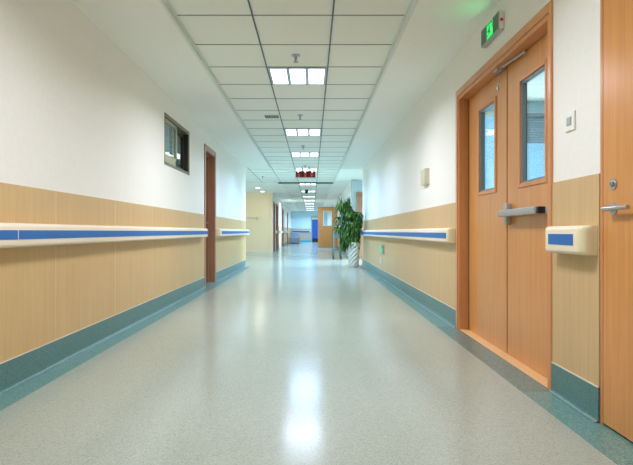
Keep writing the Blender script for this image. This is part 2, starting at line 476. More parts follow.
b = BM(); box(b, (XLf+.03, ymid-.012, .01), (XLf+.04, ymid+.012, z1-.035)); obj('meeting_gap_shade', b, M['dark'], d)  # dark strip: shade in the slit between the leaves, put into colour
b = BM(); box(b, (XLf+.004, y1-.058, .01), (XLf+.04, y1-.030, z1-.035)); box(b, (XLf+.01, y0+.03, z1-.036), (XLf+.04, y1-.03, z1-.029)); obj('gap_shade', b, M['dark'], d)  # dark fill painting the shaded gap at far jamb and head
# push bar
zc = .983
b = BM()
box(b, (XLf-.035, 3.50, zc-.075), (XLf, 3.56, zc+.07), .008)
box(b, (XLf-.05, 3.515, zc-.012), (XLf-.03, 3.60, zc+.012), .004)
pb = obj('push_bar_case', b, M['satin_silver'], lnear, smooth=True)
b = BM(); box(b, (XLf-.085, 2.945, zc-.022), (XLf-.03, 3.53, zc+.022), .006)
obj('push_bar', b, M['satin_silver'], lnear, smooth=True)
b = BM(); box(b, (XLf-.075, 2.92, zc-.018), (XLf-.03, 2.946, zc+.021), .003); obj('push_bar_end', b, M['black'], lnear)
b = BM(); box(b, (XLf-.034, 2.845, zc-.022), (XLf, 3.0, zc+.02), .003); obj('push_bar_rail', b, M['satin_silver'], lnear)
b = BM(); tube(b, (XLf-.052, 3.575, zc), (XLf-.03, 3.575, zc), .014); obj('latch_bolt', b, M['steel'], lnear, smooth=True)
# selector arm at the head
b = BM()
p0, p1 = Vector((1.325, 3.63, 2.012)), Vector((1.34, 3.23, 1.992))
tube(b, p0, p1, .008); bmesh.ops.create_uvsphere(b, u_segments=12, v_segments=8, radius=.012, matrix=Matrix.Translation(p1))
bmesh.ops.create_uvsphere(b, u_segments=12, v_segments=8, radius=.014, matrix=Matrix.Translation(p0))
box(b, (1.30, 3.60, 1.995), (1.345, 3.68, 2.03), .004); tube(b, (1.305, 3.66, 2.0), (1.30, 3.70, 2.045), .007)
arm = obj('selector_arm', b, M['satin_silver'], d, smooth=True)
b = BM()
for i in range(9):
    a = i*.011
    bmesh.ops.create_uvsphere(b, u_segments=8, v_segments=6, radius=.0055, matrix=Matrix.Translation((1.34-.001*i, 3.66+.004*math.sin(i*.9), 1.99-a)))
tube(b, (1.332, 3.668, 1.895), (1.332, 3.668, 1.872), .009)
obj('pull_chain', b, M['steel'], arm, smooth=True)

# room behind the double doors
b = BM()
box(b, (XR+.2, 1.3, 0), (4.2, 1.4, 2.7)); box(b, (4.2, 1.3, 0), (4.3, 6.5, 2.7)); wall_boxes(b, 'x', 6.4, 6.5, XR+.2, 4.2, 0, 2.7, [(1.75, 3.9, .8, 2.35)])
struct('wall_ward', b, M['roomblue'], 'pale blue walls of the room behind the double doors', 'wall')
b = BM(); box(b, (XR+.2, 1.3, ZC), (4.3, 6.5, ZC+.06)); struct('ceiling_ward', b, M['tile'], 'ceiling of the room behind the double doors', 'ceiling')
w = thing('window_2', 'daylit window with grey blind seen through the double door glass', 'window', (2.8, 6.4, .8), kind='structure')
b = BM()
for x in (1.75, 2.42, 3.86): box(b, (x, 6.38, .8), (x+.04, 6.46, 2.35))
for z in (.8, 2.31): box(b, (1.75, 6.38, z), (3.9, 6.46, z+.04))
obj('window_frame', b, M['white_pl'], w)
b = BM(); box(b, (1.75, 6.46, .8), (3.9, 6.48, 2.35)); obj('pane', b, M['skypane'], w)
b = BM()
for i in range(11): box(b, (2.46, 6.36, 1.96+i*.03), (3.86, 6.375, 1.984+i*.03))
box(b, (2.44, 6.34, 2.285), (3.88, 6.39, 2.33))
obj('blind', b, M['blind'], w)

# ---- near right door
d = thing('door_3', 'orange wooden door with lever handle at the right edge', 'door', (XR, 1.75, 0), kind='structure')
b = BM()
box(b, (XR-.001, 2.268, 0), (XR+.06, 2.288, 2.42)); box(b, (XR-.003, 1.18, 0), (XR+.06, 1.2, 2.42)); box(b, (XR-.003, 1.2, 2.38), (XR+.06, 2.268, 2.42))
obj('door_frame', b, M['frame_wood'], d)
b = BM(); box(b, (XR, 1.204, .012), (XR+.045, 2.266, 2.376), .001); lf = obj('door_leaf', b, M['orange_wood'], d)
b = BM(); box(b, (XR+.02, 1.2, 0), (XR+.2, 2.27, .006)); obj('threshold', b, M['dark'], d)  # dark slab paints the shadow line under the leaf
hy, hz = 2.187, .957
b = BM(); tube(b, (XR+.008, hy, hz), (XR-.004, hy, hz), .027, 24)
tube(b, (XR, hy, hz), (XR-.042, hy, hz), .011); tube(b, (XR-.036, hy+.016, hz), (XR-.036, hy-.09, hz+.001), .0105); tube(b, (XR-.036, hy-.09, hz+.001), (XR-.03, hy-.145, hz+.001), .0105, r2=.009)
obj('lever_handle', b, M['steel'], lf, smooth=True)
b = BM(); tube(b, (XR+.008, hy, 1.063), (XR-.004, hy, 1.063), .025, 24); tube(b, (XR-.004, hy, 1.063), (XR-.014, hy, 1.063), .012)
lk = obj('lock_cylinder', b, M['steel'], lf, smooth=True)
b = BM(); box(b, (XR-.015, hy-.0015, 1.057), (XR-.0135, hy+.0015, 1.069)); obj('keyhole', b, M['black'], lk)

# ------------------------------------------------------------------ handrails
def handrail(name, xw, sgn, y0, y1, zb, zt, b0, b1, label, caps=(True, True), depth=.085, joint=None, inset=.004):
    """bumper handrail on wall plane xw; sgn=+1 on right wall"""
    root = thing(name, label, 'handrail', (xw, (y0+y1)/2, zb), 'cream and blue handrails on the walls')
    r = .022
    def prof(s=1.0):
        p = []
        d = depth*s
        p.append((0, zb+.012)); 
        for k in range(6):
            a = k/5*PI/2; p.append((max(0, d-r+r*math.sin(a)) if d > r else d*k/5, zb+r-r*math.cos(a)))
        for k in range(6):
            a = k/5*PI/2; p.append((max(0, d-r+r*math.cos(a)) if d > r else d*(5-k)/5, zt-r+r*math.sin(a)))
        p.append((0, zt-.004))
        return [(xw-sgn*.007-sgn*x, z) for x, z in p]
    cl = .05
    ya, yb = y0+(cl if caps[0] else 0), y1-(cl if caps[1] else 0)
    b = BM(); extrude_y(b, prof(), ya, yb)
    obj('rail_body', b, M['cream_pvc'], root, smooth=True)
    b = BM(); xf = xw-sgn*(.007+depth)
    box(b, (xf, ya+inset, b0), (xf-sgn*.0025, yb-inset, b1)); bl = obj('blue_stripe', b, M['blue_pvc'], root)
    if joint:
        b = BM(); box(b, (xf-sgn*.0024, joint-.004, b0), (xf-sgn*.003, joint+.004, b1)); obj('stripe_joint', b, M['bead'], bl)
    for on, ye, di in ((caps[0], ya, -1), (caps[1], yb, 1)):
        if not on: continue
        b = BM(); rings = []
        for k in range(8):
            a = k/7*PI/2
            s = max(.05, math.cos(a)); yy = ye+di*(.02+ (cl-.02)*math.sin(a)) if k else ye
            if k == 0: rings.append([b.verts.new((x, ye, z)) for x, z in prof(1.0)])
            rings.append([b.verts.new((x, ye+di*(.012+(cl-.012)*math.sin(a)), z)) for x, z in prof(.35+.65*s if k < 7 else .3)])
        for i in range(len(rings)-1):
            n = len(rings[i])
            for j in range(n):
                b.faces.new((rings[i][j], rings[i][(j+1) % n], rings[i+1][(j+1) % n], rings[i+1][j]))
        b.faces.new(rings[0]); b.faces.new(rings[-1])
        obj('end_cap', b, M['cream_cap'], root, smooth=True)
    return root
handrail('handrail', XL, -1, YB+.05, 7.65, .775, .905, .818, .867, 'long cream and blue handrail on left wall in front of the brown door', (False, False), .09, joint=2.71)
handrail('handrail', XL, -1, 8.79, 12.68, .775, .905, .818, .867, 'cream and blue handrail on left wall beyond the brown door', (True, True), .09)
handrail('handrail', XR, 1, 4.556, 12.95, .757, .89, .798, .849, 'long cream and blue handrail on right wall beyond the double doors', (True, True), .075)
handrail('handrail', XR, 1, 2.30, 2.68, .752, .887, .796, .848, 'short cream and blue handrail between double doors and near right door', (True, True), .075, inset=.018)

# ------------------------------------------------------------------ lobby, far corridor
b = BM()
wall_boxes(b, 'y', -6.2, -6.1, LEND, 21.6, 0, 2.7, [(14.2, 20.2, .3, 2.4)]); box(b, (-6.1, LEND-.1, 0), (XL-.12, LEND, 2.7))
struct('wall_lobby', b, M['plaster'], 'white side wall of the lobby hidden behind the left wall', 'wall')
b = BM(); box(b, (-6.2, 21.6, 0), (FARX_L, 21.75, 2.7)); box(b, (FARX_L-.12, 21.58, 0), (FARX_L-.1, 21.6, ZC))
cw = struct('wall_cream', b, M['cream_wall'], 'cream wall facing the viewer beyond the left wall', 'wall')
b = BM(); box(b, (-6.1, 21.59, 0), (FARX_L, 21.6, .07)); struct('baseboard_cream', b, M['cream_pvc'], 'pale skirting at the foot of the cream wall', 'baseboard')
b = BM(); box(b, (-2.75, 21.56, 1.42), (-2.32, 21.6, 1.46), .005); box(b, (-2.36, 21.5, 1.36), (-2.28, 21.6, 1.48), .01)
tag(obj('coat_hook', b, M['beige_pl']), 'pale wall bar with a hook on the cream wall', 'hook')
b = BM(); box(b, (-2.66, 21.585, .27), (-2.58, 21.6, .35), .004)
tag(obj('socket', b, M['white_pl']), 'small white socket low on the cream wall', 'socket')

FD = [(22.05, 22.95, 0, 2.1), (23.6, 25.0, 0, 2.1), (28.6, 29.8, 0, 2.1), (34.4, 35.4, 0, 2.1)]
OPEN = (26.0, 27.9, 0, 2.35)
b = BM(); wall_boxes(b, 'y', FARX_L-.18, FARX_L, 21.75, YF, 0, 2.7, FD+[OPEN])
struct('wall_far_left', b, M['plaster'], 'white left wall of the far corridor with several brown doors', 'wall')
FOPEN = (24.95, 25.85, 0, 2.1)
b = BM(); wall_boxes(b, 'y', FARX_R, FARX_R+.18, 16.15, YF, 0, 2.7, [FOPEN])
struct('wall_far_right', b, M['plaster'], 'white right wall of the far corridor behind the plant', 'wall')
b = BM(); wall_boxes(b, 'x', 16.0, 16.15, FARX_R, 5.2, 0, 2.7, [(1.44, 2.34, 0, 2.04)])
struct('wall_recess', b, M['grey_wall'], 'grey-blue wall facing the viewer behind the plant', 'wall')
b = BM(); wall_boxes(b, 'y', 4.2, 4.3, REND, 16.0, 0, 2.7, [(13.4, 15.8, .5, 2.4)]); box(b, (XR+.2, REND-.1, 0), (4.3, REND, 2.7))
struct('wall_recess_side', b, M['plaster'], 'white wall closing the recess right of the plant', 'wall')
def farwains(name, x, sgn, y0, y1, label):
    b = BM(); box(b, (x, y0, 0), (x-sgn*.006, y1, ZW)); o = struct(name, b, M['maple'], label, 'wall panelling')
    b = BM(); box(b, (x, y0, 0), (x-sgn*.014, y1, .16)); obj('skirting', b, M['skirt'], o)
n = 14
segs = [(23.02, 23.53, 'between the first two brown doors'), (25.07, 26.0, 'beside the daylit side opening'), (27.9, 28.53, 'beyond the daylit side opening'), (29.87, 34.33, 'before the last brown door'), (35.47, YF, 'behind the grey bench')]
for (a, c, t) in segs:
    farwains('trim_%d' % n, FARX_L, -1, a, c, 'maple panelling of the far left wall '+t); n += 1
farwains('trim_%d' % n, FARX_R, 1, 16.15, 24.88, 'maple panelling of the far right wall behind the plant'); n += 1
farwains('trim_%d' % n, FARX_R, 1, 25.92, YF, 'maple panelling of the far right wall beyond the open door'); n += 1
for (a, c, t) in (segs[0], segs[1], segs[2], segs[3]):
    handrail('handrail', FARX_L, -1, a+.03, c-.03, .77, .9, .815, .865, 'far cream and blue handrail on left wall '+t, (True, True), .08)

def far_door(name, y0, y1, zt, label, mat):
    d = thing(name, label, 'door', (FARX_L, (y0+y1)/2, 0), kind='structure')
    b = BM(); x = FARX_L
    box(b, (x-.18, y0-.06, 0), (x+.02, y0+.02, zt+.06)); box(b, (x-.18, y1-.02, 0), (x+.02, y1+.06, zt+.06)); box(b, (x-.18, y0+.02, zt-.02), (x+.02, y1-.02, zt+.06))
    obj('door_frame', b, M['brown_wood'], d)
    b = BM(); box(b, (x-.16, y0+.024, .008), (x-.12, y1-.024, zt-.024)); lf = obj('door_leaf', b, mat, d)
    b = BM(); tube(b, (x-.12, y0+.1, 1), (x-.06, y0+.1, 1), .011); tube(b, (x-.062, y0+.1, 1), (x-.062, y0+.22, 1), .009); obj('door_handle', b, M['steel'], lf)
for i, (h, t) in enumerate(zip(FD, ('nearest', 'second', 'third', 'last'))):
    far_door('door_%d' % (4+i), h[0], h[1], h[3], t+' brown door on the far left wall past the cream wall', M['brown_wood'])
# alcove behind the side opening
b = BM(); box(b, (-3.4, 25.9, 0), (-3.3, 28.0, 2.7)); box(b, (-3.3, 25.9, 0), (FARX_L-.18, 26.0, 2.7)); box(b, (-3.3, 27.9, 0), (FARX_L-.18, 28.0, 2.7))
box(b, (-3.4, 25.9, ZC), (FARX_L-.18, 28.0, ZC+.1))
struct('wall_alcove', b, M['plaster'], 'white alcove in the far left wall lit by daylight', 'wall')

# end wall
ED = (-.02, .52, 0, 2.02)
b = BM(); wall_boxes(b, 'x', YF, YF+.15, -2.2, 1.8, 0, 2.7, [ED])
struct('wall_far', b, M['far_blue'], 'pale blue end wall of the far corridor', 'wall')
b = BM(); box(b, (FARX_L, YF-.008, 0), (ED[0]-.07, YF, 1.1)); o = struct('trim_%d' % n, b, M['far_panel'], 'grey-tan panelling on the pale blue end wall', 'wall panelling'); n += 1
b = BM(); box(b, (-1.0, YF-.016, 0), (ED[0]-.07, YF-.008, .16)); obj('skirting', b, M['cyan_vinyl'], o)
root = thing('handrail', 'blue handrail across the pale blue end wall', 'handrail', (-.9, YF, .77), 'cream and blue handrails on the walls')
b = BM(); box(b, (FARX_L+.02, YF-.08, .78), (ED[0]-.09, YF-.008, .92), .015); obj('rail_body', b, M['cream_pvc'], root)
b = BM(); box(b, (FARX_L+.06, YF-.083, .80), (ED[0]-.16, YF-.0795, .91)); obj('blue_stripe', b, M['blue_pvc'], root)
d = thing('door_8', 'bright blue door in a grey frame in the pale blue end wall', 'door', (.25, YF, 0), kind='structure')
b = BM(); box(b, (ED[0]-.07, YF-.02, 0), (ED[0]+.03, YF+.15, 2.09)); box(b, (ED[1]-.03, YF-.02, 0), (ED[1]+.07, YF+.15, 2.09)); box(b, (ED[0]+.03, YF-.02, 1.99), (ED[1]-.03, YF+.15, 2.09))
obj('door_frame', b, M['grey_al'], d)
b = BM(); box(b, (ED[0]+.03, YF+.08, .3), (ED[1]-.03, YF+.12, 1.82)); lf = obj('door_leaf', b, M['blue_door'], d)
b = BM(); box(b, (ED[0]+.03, YF+.08, .005), (ED[1]-.03, YF+.12, .3)); obj('kick_panel', b, M['black'], d)
b = BM(); box(b, (ED[0]+.03, YF+.08, 1.82), (ED[1]-.03, YF+.12, 1.99)); obj('fanlight', b, M['white_pl'], d)
b = BM(); tube(b, (ED[0]+.1, YF+.08, 1), (ED[0]+.1, YF+.03, 1), .012); obj('door_handle', b, M['steel'], lf)

# open orange door
d = thing('door_9', 'orange wooden door standing open across the corridor left of the plant', 'door', (FARX_R, 24.9, 0), kind='structure')
b = BM(); x = FARX_R
box(b, (x-.02, FOPEN[0]-.06, 0), (x+.18, FOPEN[0]+.02, 2.16)); box(b, (x-.02, FOPEN[1]-.02, 0), (x+.18, FOPEN[1]+.06, 2.16)); box(b, (x-.02, FOPEN[0]+.02, 2.08), (x+.18, FOPEN[1]-.02, 2.16))
obj('door_frame', b, M['frame_wood'], d)
b = BM(); yd = 24.86; wall_boxes(b, 'x', yd, yd+.042, .285, 1.19, .012, 2.06, [(.575, .935, 1.165, 1.83)])
lf = obj('door_leaf', b, M['orange_wood'], d)
b = BM()
for (x0, x1, z0, z1_) in ((.545, .575, 1.135, 1.86), (.935, .965, 1.135, 1.86), (.575, .935, 1.135, 1.165), (.575, .935, 1.83, 1.86)): box(b, (x0, yd-.01, z0), (x1, yd+.05, z1_))
box(b, (.72, yd+.01, 1.165), (.74, yd+.03, 1.83))
obj('glazing_bead', b, M['white_pl'], lf)
b = BM(); box(b, (.575, yd+.018, 1.165), (.935, yd+.024, 1.83)); obj('pane', b, M['pane'], lf)
b = BM(); tube(b, (.36, yd, .99), (.36, yd-.05, .99), .012); tube(b, (.36, yd-.048, .99), (.47, yd-.048, .99), .01); obj('door_handle', b, M['steel'], lf)
b = BM(); box(b, (.285, yd-.003, .012), (1.19, yd, .06)); obj('kick_plate', b, M['bead'], lf)

# brown door in the recess wall
d = thing('door_10', 'reddish brown door edge in the grey-blue wall right of the plant', 'door', (1.9, 16.0, 0), kind='structure')
b = BM(); box(b, (1.39, 15.975, 0), (1.46, 16.15, 2.1)); box(b, (2.32, 15.975, 0), (2.4, 16.15, 2.1)); box(b, (1.46, 15.975, 2.02), (2.32, 16.15, 2.1))
obj('door_frame', b, M['brown_wood'], d)
b = BM(); box(b, (1.464, 16.03, .008), (2.316, 16.07, 2.015)); obj('door_leaf', b, M['brown_wood'], d)
b = BM(); box(b, (1.24, 15.99, 0), (1.39, 16.0, .16)); struct('baseboard_recess', b, M['white_pl'], 'white skirting right of the plant pot', 'baseboard')

# ------------------------------------------------------------------ ceiling lights
LX = (GL+GR)/2
def make_light():
    root = thing('ceiling_light', 'x', 'ceiling light', (LX, 0, ZC), 'square three-panel ceiling lights')
    b = BM(); h = .288
    xs = [-.288, -.270, -.112, -.079, .079, .112, .270, .288]
    for i in (0, 2, 4, 6): box(b, (LX+xs[i], -h, ZC-.010), (LX+xs[i+1], h, ZC-.001))
    box(b, (LX-h, -h, ZC-.010), (LX+h, -h+.03, ZC-.001)); box(b, (LX-h, h-.03, ZC-.010), (LX+h, h, ZC-.001))
    obj('housing', b, M['reflector'], root)
    for (x0, x1) in ((-.270, -.112), (-.079, .079), (.112, .270)):
        b = BM(); box(b, (LX+x0, -h+.03, ZC-.007), (LX+x1, h-.03, ZC-.002)); obj('lamp_panel', b, M['lamp'], root)
    return root
ord_ = ['nearest the viewer', 'second from the viewer', 'third from the viewer', 'partly behind the red display', 'just beyond the dark ceiling slot', 'beside the black dome camera', 'third beyond the ceiling slot', 'fourth beyond the ceiling slot', 'fifth beyond the ceiling slot', 'sixth beyond the ceiling slot', 'seventh beyond the ceiling slot', 'farthest, by the blue end wall']
ys = [5.33, 8.33, 10.73, 13.40, 17.45, 20.6, 23.7, 26.8, 29.9, 33.0, 36.1, 39.2]
P_LIGHT = 33
proto = make_light()
def lamp(y, power, col=(1, .965, .90), spread=156):
    for dx in (-.191, 0, .191):
        ld = bpy.data.lights.new('panel_lamp', 'AREA'); ld.shape = 'RECTANGLE'; ld.size = .15; ld.size_y = .5
        ld.energy = power/3; ld.color = col; ld.spread = math.radians(spread)
        lo = bpy.data.objects.new('panel_lamp', ld); C.objects.link(lo); lo.location = (LX+dx, y, ZC-.0085)
for i, y in enumerate(ys):
    o = proto if i == 0 else copy_tree(proto)
    o.location.y = y
    o['label'] = 'square ceiling light of three white panels, ' + ord_[i]
    lamp(y, P_LIGHT*(1.12, .9, 1.35, 1.4, 1, 1, 1, 1, 1.1, 1.3, 1.6, 1.8)[i], (.97, .985, 1.15) if i < 1 else (.76, .93, 1.26) if i < 2 else (.52, .83, 1.34))
for i, y in enumerate((2.33, -.67, -3.67)):
    o = copy_tree(proto); o.location.y = y
    o['label'] = 'square ceiling light of three white panels, %s behind the viewer' % ('overhead,', 'first', 'second')[i] if i else 'square ceiling light of three white panels directly above the viewer'
    lamp(y, P_LIGHT*(.84, .5, .4)[i], (.97, .985, 1.13))

# downlights
for i, y in enumerate((18.9, 20.6)):
    root = thing('downlight', ('round downlight farther from the cream wall', 'round downlight closer to the cream wall')[i], 'downlight', (-2.0, y, ZC), 'round downlights before the cream wall')
    b = BM(); lathe(b, [(.10, ZC-.012), (.10, ZC-.001)], -2.0, y); obj('rim', b, M['white_pl'], root)
    b = BM(); lathe(b, [(.085, ZC-.016), (.085, ZC-.0125)], -2.0, y); obj('lamp', b, M['downlamp'], root)
    ld = bpy.data.lights.new('downlight_lamp', 'AREA'); ld.shape = 'DISK'; ld.size = .16; ld.energy = 3.5; ld.color = (1, .93, .78)
    lo = bpy.data.objects.new('downlight_lamp', ld); C.objects.link(lo); lo.location = (-2.0, y, ZC-.02)
# lamp in the side room
dayl_side = bpy.data.lights.new('side_room_lamp', 'AREA'); dayl_side.size = .5; dayl_side.energy = 40; dayl_side.color = (.85, .95, 1)
lo = bpy.data.objects.new('side_room_lamp', dayl_side); C.objects.link(lo); lo.location = (-3.0, 10.7, ZC-.05)
root = thing('ceiling_light', 'bright ceiling lamp seen through the small sliding window', 'ceiling light', (-3.0, 10.7, ZC))
b = BM(); box(b, (-3.3, 10.2, ZC-.03), (-2.7, 11.2, ZC-.001)); obj('housing', b, M['reflector'], root)
b = BM(); box(b, (-3.27, 10.23, ZC-.034), (-2.73, 11.17, ZC-.0305)); obj('lamp_panel', b, M['lamp'], root)

# ------------------------------------------------------------------ ceiling fittings
def sprinkler(y, x, label):
    root = thing('sprinkler', label, 'sprinkler', (x, y, ZC), 'sprinkler heads between the ceiling lights')
    b = BM(); lathe(b, [(.036, ZC-.012), (.04, ZC-.001)], x, y, 20); obj('rose', b, M['steel'], root, smooth=True)
    b = BM(); tube(b, (x, y, ZC-.04), (x, y, ZC-.012), .012); tube(b, (x-.011, y, ZC-.062), (x-.011, y, ZC-.038), .003, 6); tube(b, (x+.011, y, ZC-.062), (x+.011, y, ZC-.038), .003, 6)
    lathe(b, [(.024, ZC-.066), (.024, ZC-.062)], x, y, 14)
    h = obj('head', b, M['grey_al'], root)
    b = BM(); tube(b, (x, y, ZC-.062), (x, y, ZC-.04), .004, 8); obj('bulb', b, M['red'], h)
sprinkler(4.70, -.149, 'sprinkler head in front of the nearest ceiling light')
sprinkler(7.11, -.165, 'sprinkler head in front of the second ceiling light')
sprinkler(9.65, -.168, 'sprinkler head in front of the third ceiling light')
sprinkler(12.55, -.17, 'sprinkler head just above the red display')
sprinkler(15.0, -1.45, 'sprinkler head alone in the tiles left of the red display')
v = thing('air_vent', 'small black slotted vent in the ceiling tile left of the sprinkler', 'vent', (-.56, 7.18, ZC))
b = BM(); box(b, (-.67, 7.09, ZC-.010), (-.455, 7.27, ZC-.001), .003); obj('vent_plate', b, M['white_pl'], v)
b = BM()
for i in range(8): box(b, (-.657+i*.024, 7.10, ZC-.013), (-.638+i*.024, 7.26, ZC-.0102))
obj('slots', b, M['black'], v)

# red display
r = thing('display_board', 'red illuminated display board hanging from the ceiling', 'sign', (.0-.0, 12.8, ZC))
x0, x1, za, zb = (295.4-312)*12.8/511.6, (315.6-312)*12.8/511.6, CAM_Z+53.2*12.8/511.6, CAM_Z+60.3*12.8/511.6
b = BM(); box(b, (x0, 12.76, za), (x1, 12.86, zb), .004); obj('case', b, M['bead'], r)
b = BM(); box(b, (x0+.014, 12.752, za+.022), (x1-.014, 12.7595, zb-.006)); sc_ = obj('screen', b, M['led_bg'], r)
rr = random.Random(3)
for c in range(3):
    cx = x0+.03+c*.157; b = BM()
    box(b, (cx+.05, 12.7488, za+.03), (cx+.062, 12.7518, za+.112))
    for k in range(6):
        zz = za+.03+k*.0146; a_, b_ = rr.random()*.05, rr.random()*.055
        box(b, (cx+a_, 12.7485, zz), (cx+.06+b_, 12.7516, zz+.008))
    obj('digit', b, M['led_red'], sc_)
for c in range(3):
    cx = x0+.07+c*.175
    b = BM(); tube(b, (cx, 12.742, zb-.03), (cx, 12.7515, zb-.03), .018, 18); obj('lit_dot', b, M['glow_warm'], sc_)  # three warm emissive dots in a row along the top of the screen
for fx in (.25, .75):
    b = BM(); xx = x0+(x1-x0)*(.33 if fx < .5 else .67); tube(b, (xx, 12.81, zb-.002), (xx, 12.81, ZC-.002), .009); obj('hanger', b, M['led_bg'], r)

# dome camera
c = thing('dome_camera', 'black dome security camera hanging among the far ceiling lights', 'camera', (-.212, 19.9, ZC))
b = BM(); lathe(b, [(.075, ZC-.03), (.085, ZC-.001)], -.212, 19.9); obj('mount', b, M['black'], c)
b = BM(); lathe(b, [(.012, ZC-.15), (.045, ZC-.13), (.065, ZC-.095), (.07, ZC-.03)], -.212, 19.9); obj('dome', b, M['black'], c, smooth=True)

# ------------------------------------------------------------------ wall fittings
# exit sign
e = thing('exit_sign', 'green lit running-man exit sign high on the wall beside the double doors', 'sign', (XR, 3.6, 2.215))
ya, yb, za, zb = 3.435, 3.79, 2.217, 2.345
xf = 1.252
b = BM(); box(b, (xf, ya, za), (XR, yb, zb), .004); obj('case', b, M['grey_al'], e)
b = BM(); box(b, (xf-.0015, ya+.01, za+.012), (xf, yb-.008, zb-.01)); fp = obj('face', b, M['green_dark'], e)
gy0, gy1, gz0, gz1 = 3.545, 3.668, za+.014, zb-.012
b = BM(); box(b, (xf-.003, gy0, gz0), (xf-.0015, gy1, gz1)); obj('lit_panel', b, M['green_lit'], fp)
# running man and doorway (viewed from the corridor, +y is to the left)
def quad(b, pts):
    x_ = xf-.0032
    vs = [b.verts.new((x_, gy1-u*(gy1-gy0), gz0+v*(gz1-gz0))) for u, v in pts]
    ws = [b.verts.new((x_-.0006, p.co.y, p.co.z)) for p in vs]
    b.faces.new(vs); b.faces.new(ws[::-1]); nn = len(vs)
    for i in range(nn): b.faces.new((vs[i], vs[(i+1) % nn], ws[(i+1) % nn], ws[i]))
def limb(b, p, q, w_):
    p = Vector(p); q = Vector(q); dd = (q-p).normalized(); nn = Vector((-dd.y, dd.x))*w_/2
    quad(b, [tuple(p+nn), tuple(q+nn), tuple(q-nn), tuple(p-nn)])
b = BM()
limb(b, (.07, .02), (.07, .96), .10); limb(b, (.02, .91), (.98, .91), .10); limb(b, (.93, .5), (.93, .97), .10)
quad(b, [(.5+.12*math.cos(t*PI/5), .74+.09*math.sin(t*PI/5)) for t in range(10)])
limb(b, (.5, .64), (.44, .38), .2); limb(b, (.5, .6), (.76, .5), .1); limb(b, (.47, .6), (.25, .53), .1); limb(b, (.25, .56), (.2, .40), .09)
limb(b, (.44, .42), (.68, .28), .13); limb(b, (.67, .3), (.64, .06), .11); limb(b, (.43, .42), (.36, .2), .13); limb(b, (.36, .22), (.16, .14), .11)
obj('running_man', b, M['green_dark'], fp)
b = BM(); box(b, (xf+.006, ya-.003, za+.006), (XR-.003, ya, zb-.004)); pl = obj('end_plate', b, M['white_pl'], e)
b = BM(); tube(b, (1.272, ya-.003, zb-.062), (1.272, ya-.006, zb-.062), .011); obj('lit_dot', b, M['red'], pl)
ld = bpy.data.lights.new('exit_glow', 'AREA'); ld.shape = 'RECTANGLE'; ld.size = .1; ld.size_y = .12; ld.energy = .2; ld.color = (.05, 1, .3)
lo = bpy.data.objects.new('exit_glow', ld); C.objects.link(lo); lo.location = (xf-.006, 3.606, (za+zb)/2); lo.rotation_euler = (0, math.radians(90), 0)

def wallbox(name, label, cat, y0, y1, z0, z1, depth, mat, sgn=1, xw=XR, bev=.004, detail=None):
    root = thing(name, label, cat, (xw, (y0+y1)/2, z0))
    b = BM(); box(b, (xw, y0, z0), (xw-sgn*depth, y1, z1), bev); pl = obj('plate', b, mat, root)
    if detail:
        nm, (u0, u1, w0, w1), mt = detail
        b = BM(); xs = xw-sgn*depth
        box(b, (xs+sgn*.001, y0+u0*(y1-y0), z0+w0*(z1-z0)), (xs-sgn*.004, y0+u1*(y1-y0), z0+w1*(z1-z0)), .0015); obj(nm, b, mt, root)
    return root
wallbox('light_switch', 'white light switch between the double doors and near right door', 'switch', 2.50, 2.592, 1.36, 1.455, .010, M['white_pl'], detail=('rocker', (.28, .72, .3, .72), M['grey_al']))
wallbox('control_box', 'beige wall control box above the long right handrail', 'control box', 5.62, 5.86, 1.38, 1.56, .045, M['beige_pl'], detail=('cover', (.06, .94, .06, .94), M['beige_pl']))  # wall control box with a plain cover
g = wallbox('exit_sign', 'small green lit sign low on the right wall under the handrail', 'sign', 9.08, 9.46, .46, .62, .03, M['grey_al'], detail=('lit_panel', (.45, .95, .12, .88), M['green_dim']), xw=XR-.006)
b = BM(); box(b, (XR-.04, 9.11, .56), (XR-.036, 9.17, .59)); obj('lit_dot', b, M['red'], g)
wallbox('socket', 'white wall socket under the small green sign on the right wall', 'socket', 9.45, 9.56, .27, .38, .012, M['white_pl'], xw=XR-.006, detail=('insert', (.2, .8, .2, .8), M['cream_pvc']))
wallbox('light_switch', 'small white switch on the left wall beyond the brown door', 'switch', 11.75, 11.84, 1.4, 1.5, .01, M['white_pl'], -1, XL, detail=('rocker', (.25, .75, .2, .8), M['cream_cap']))

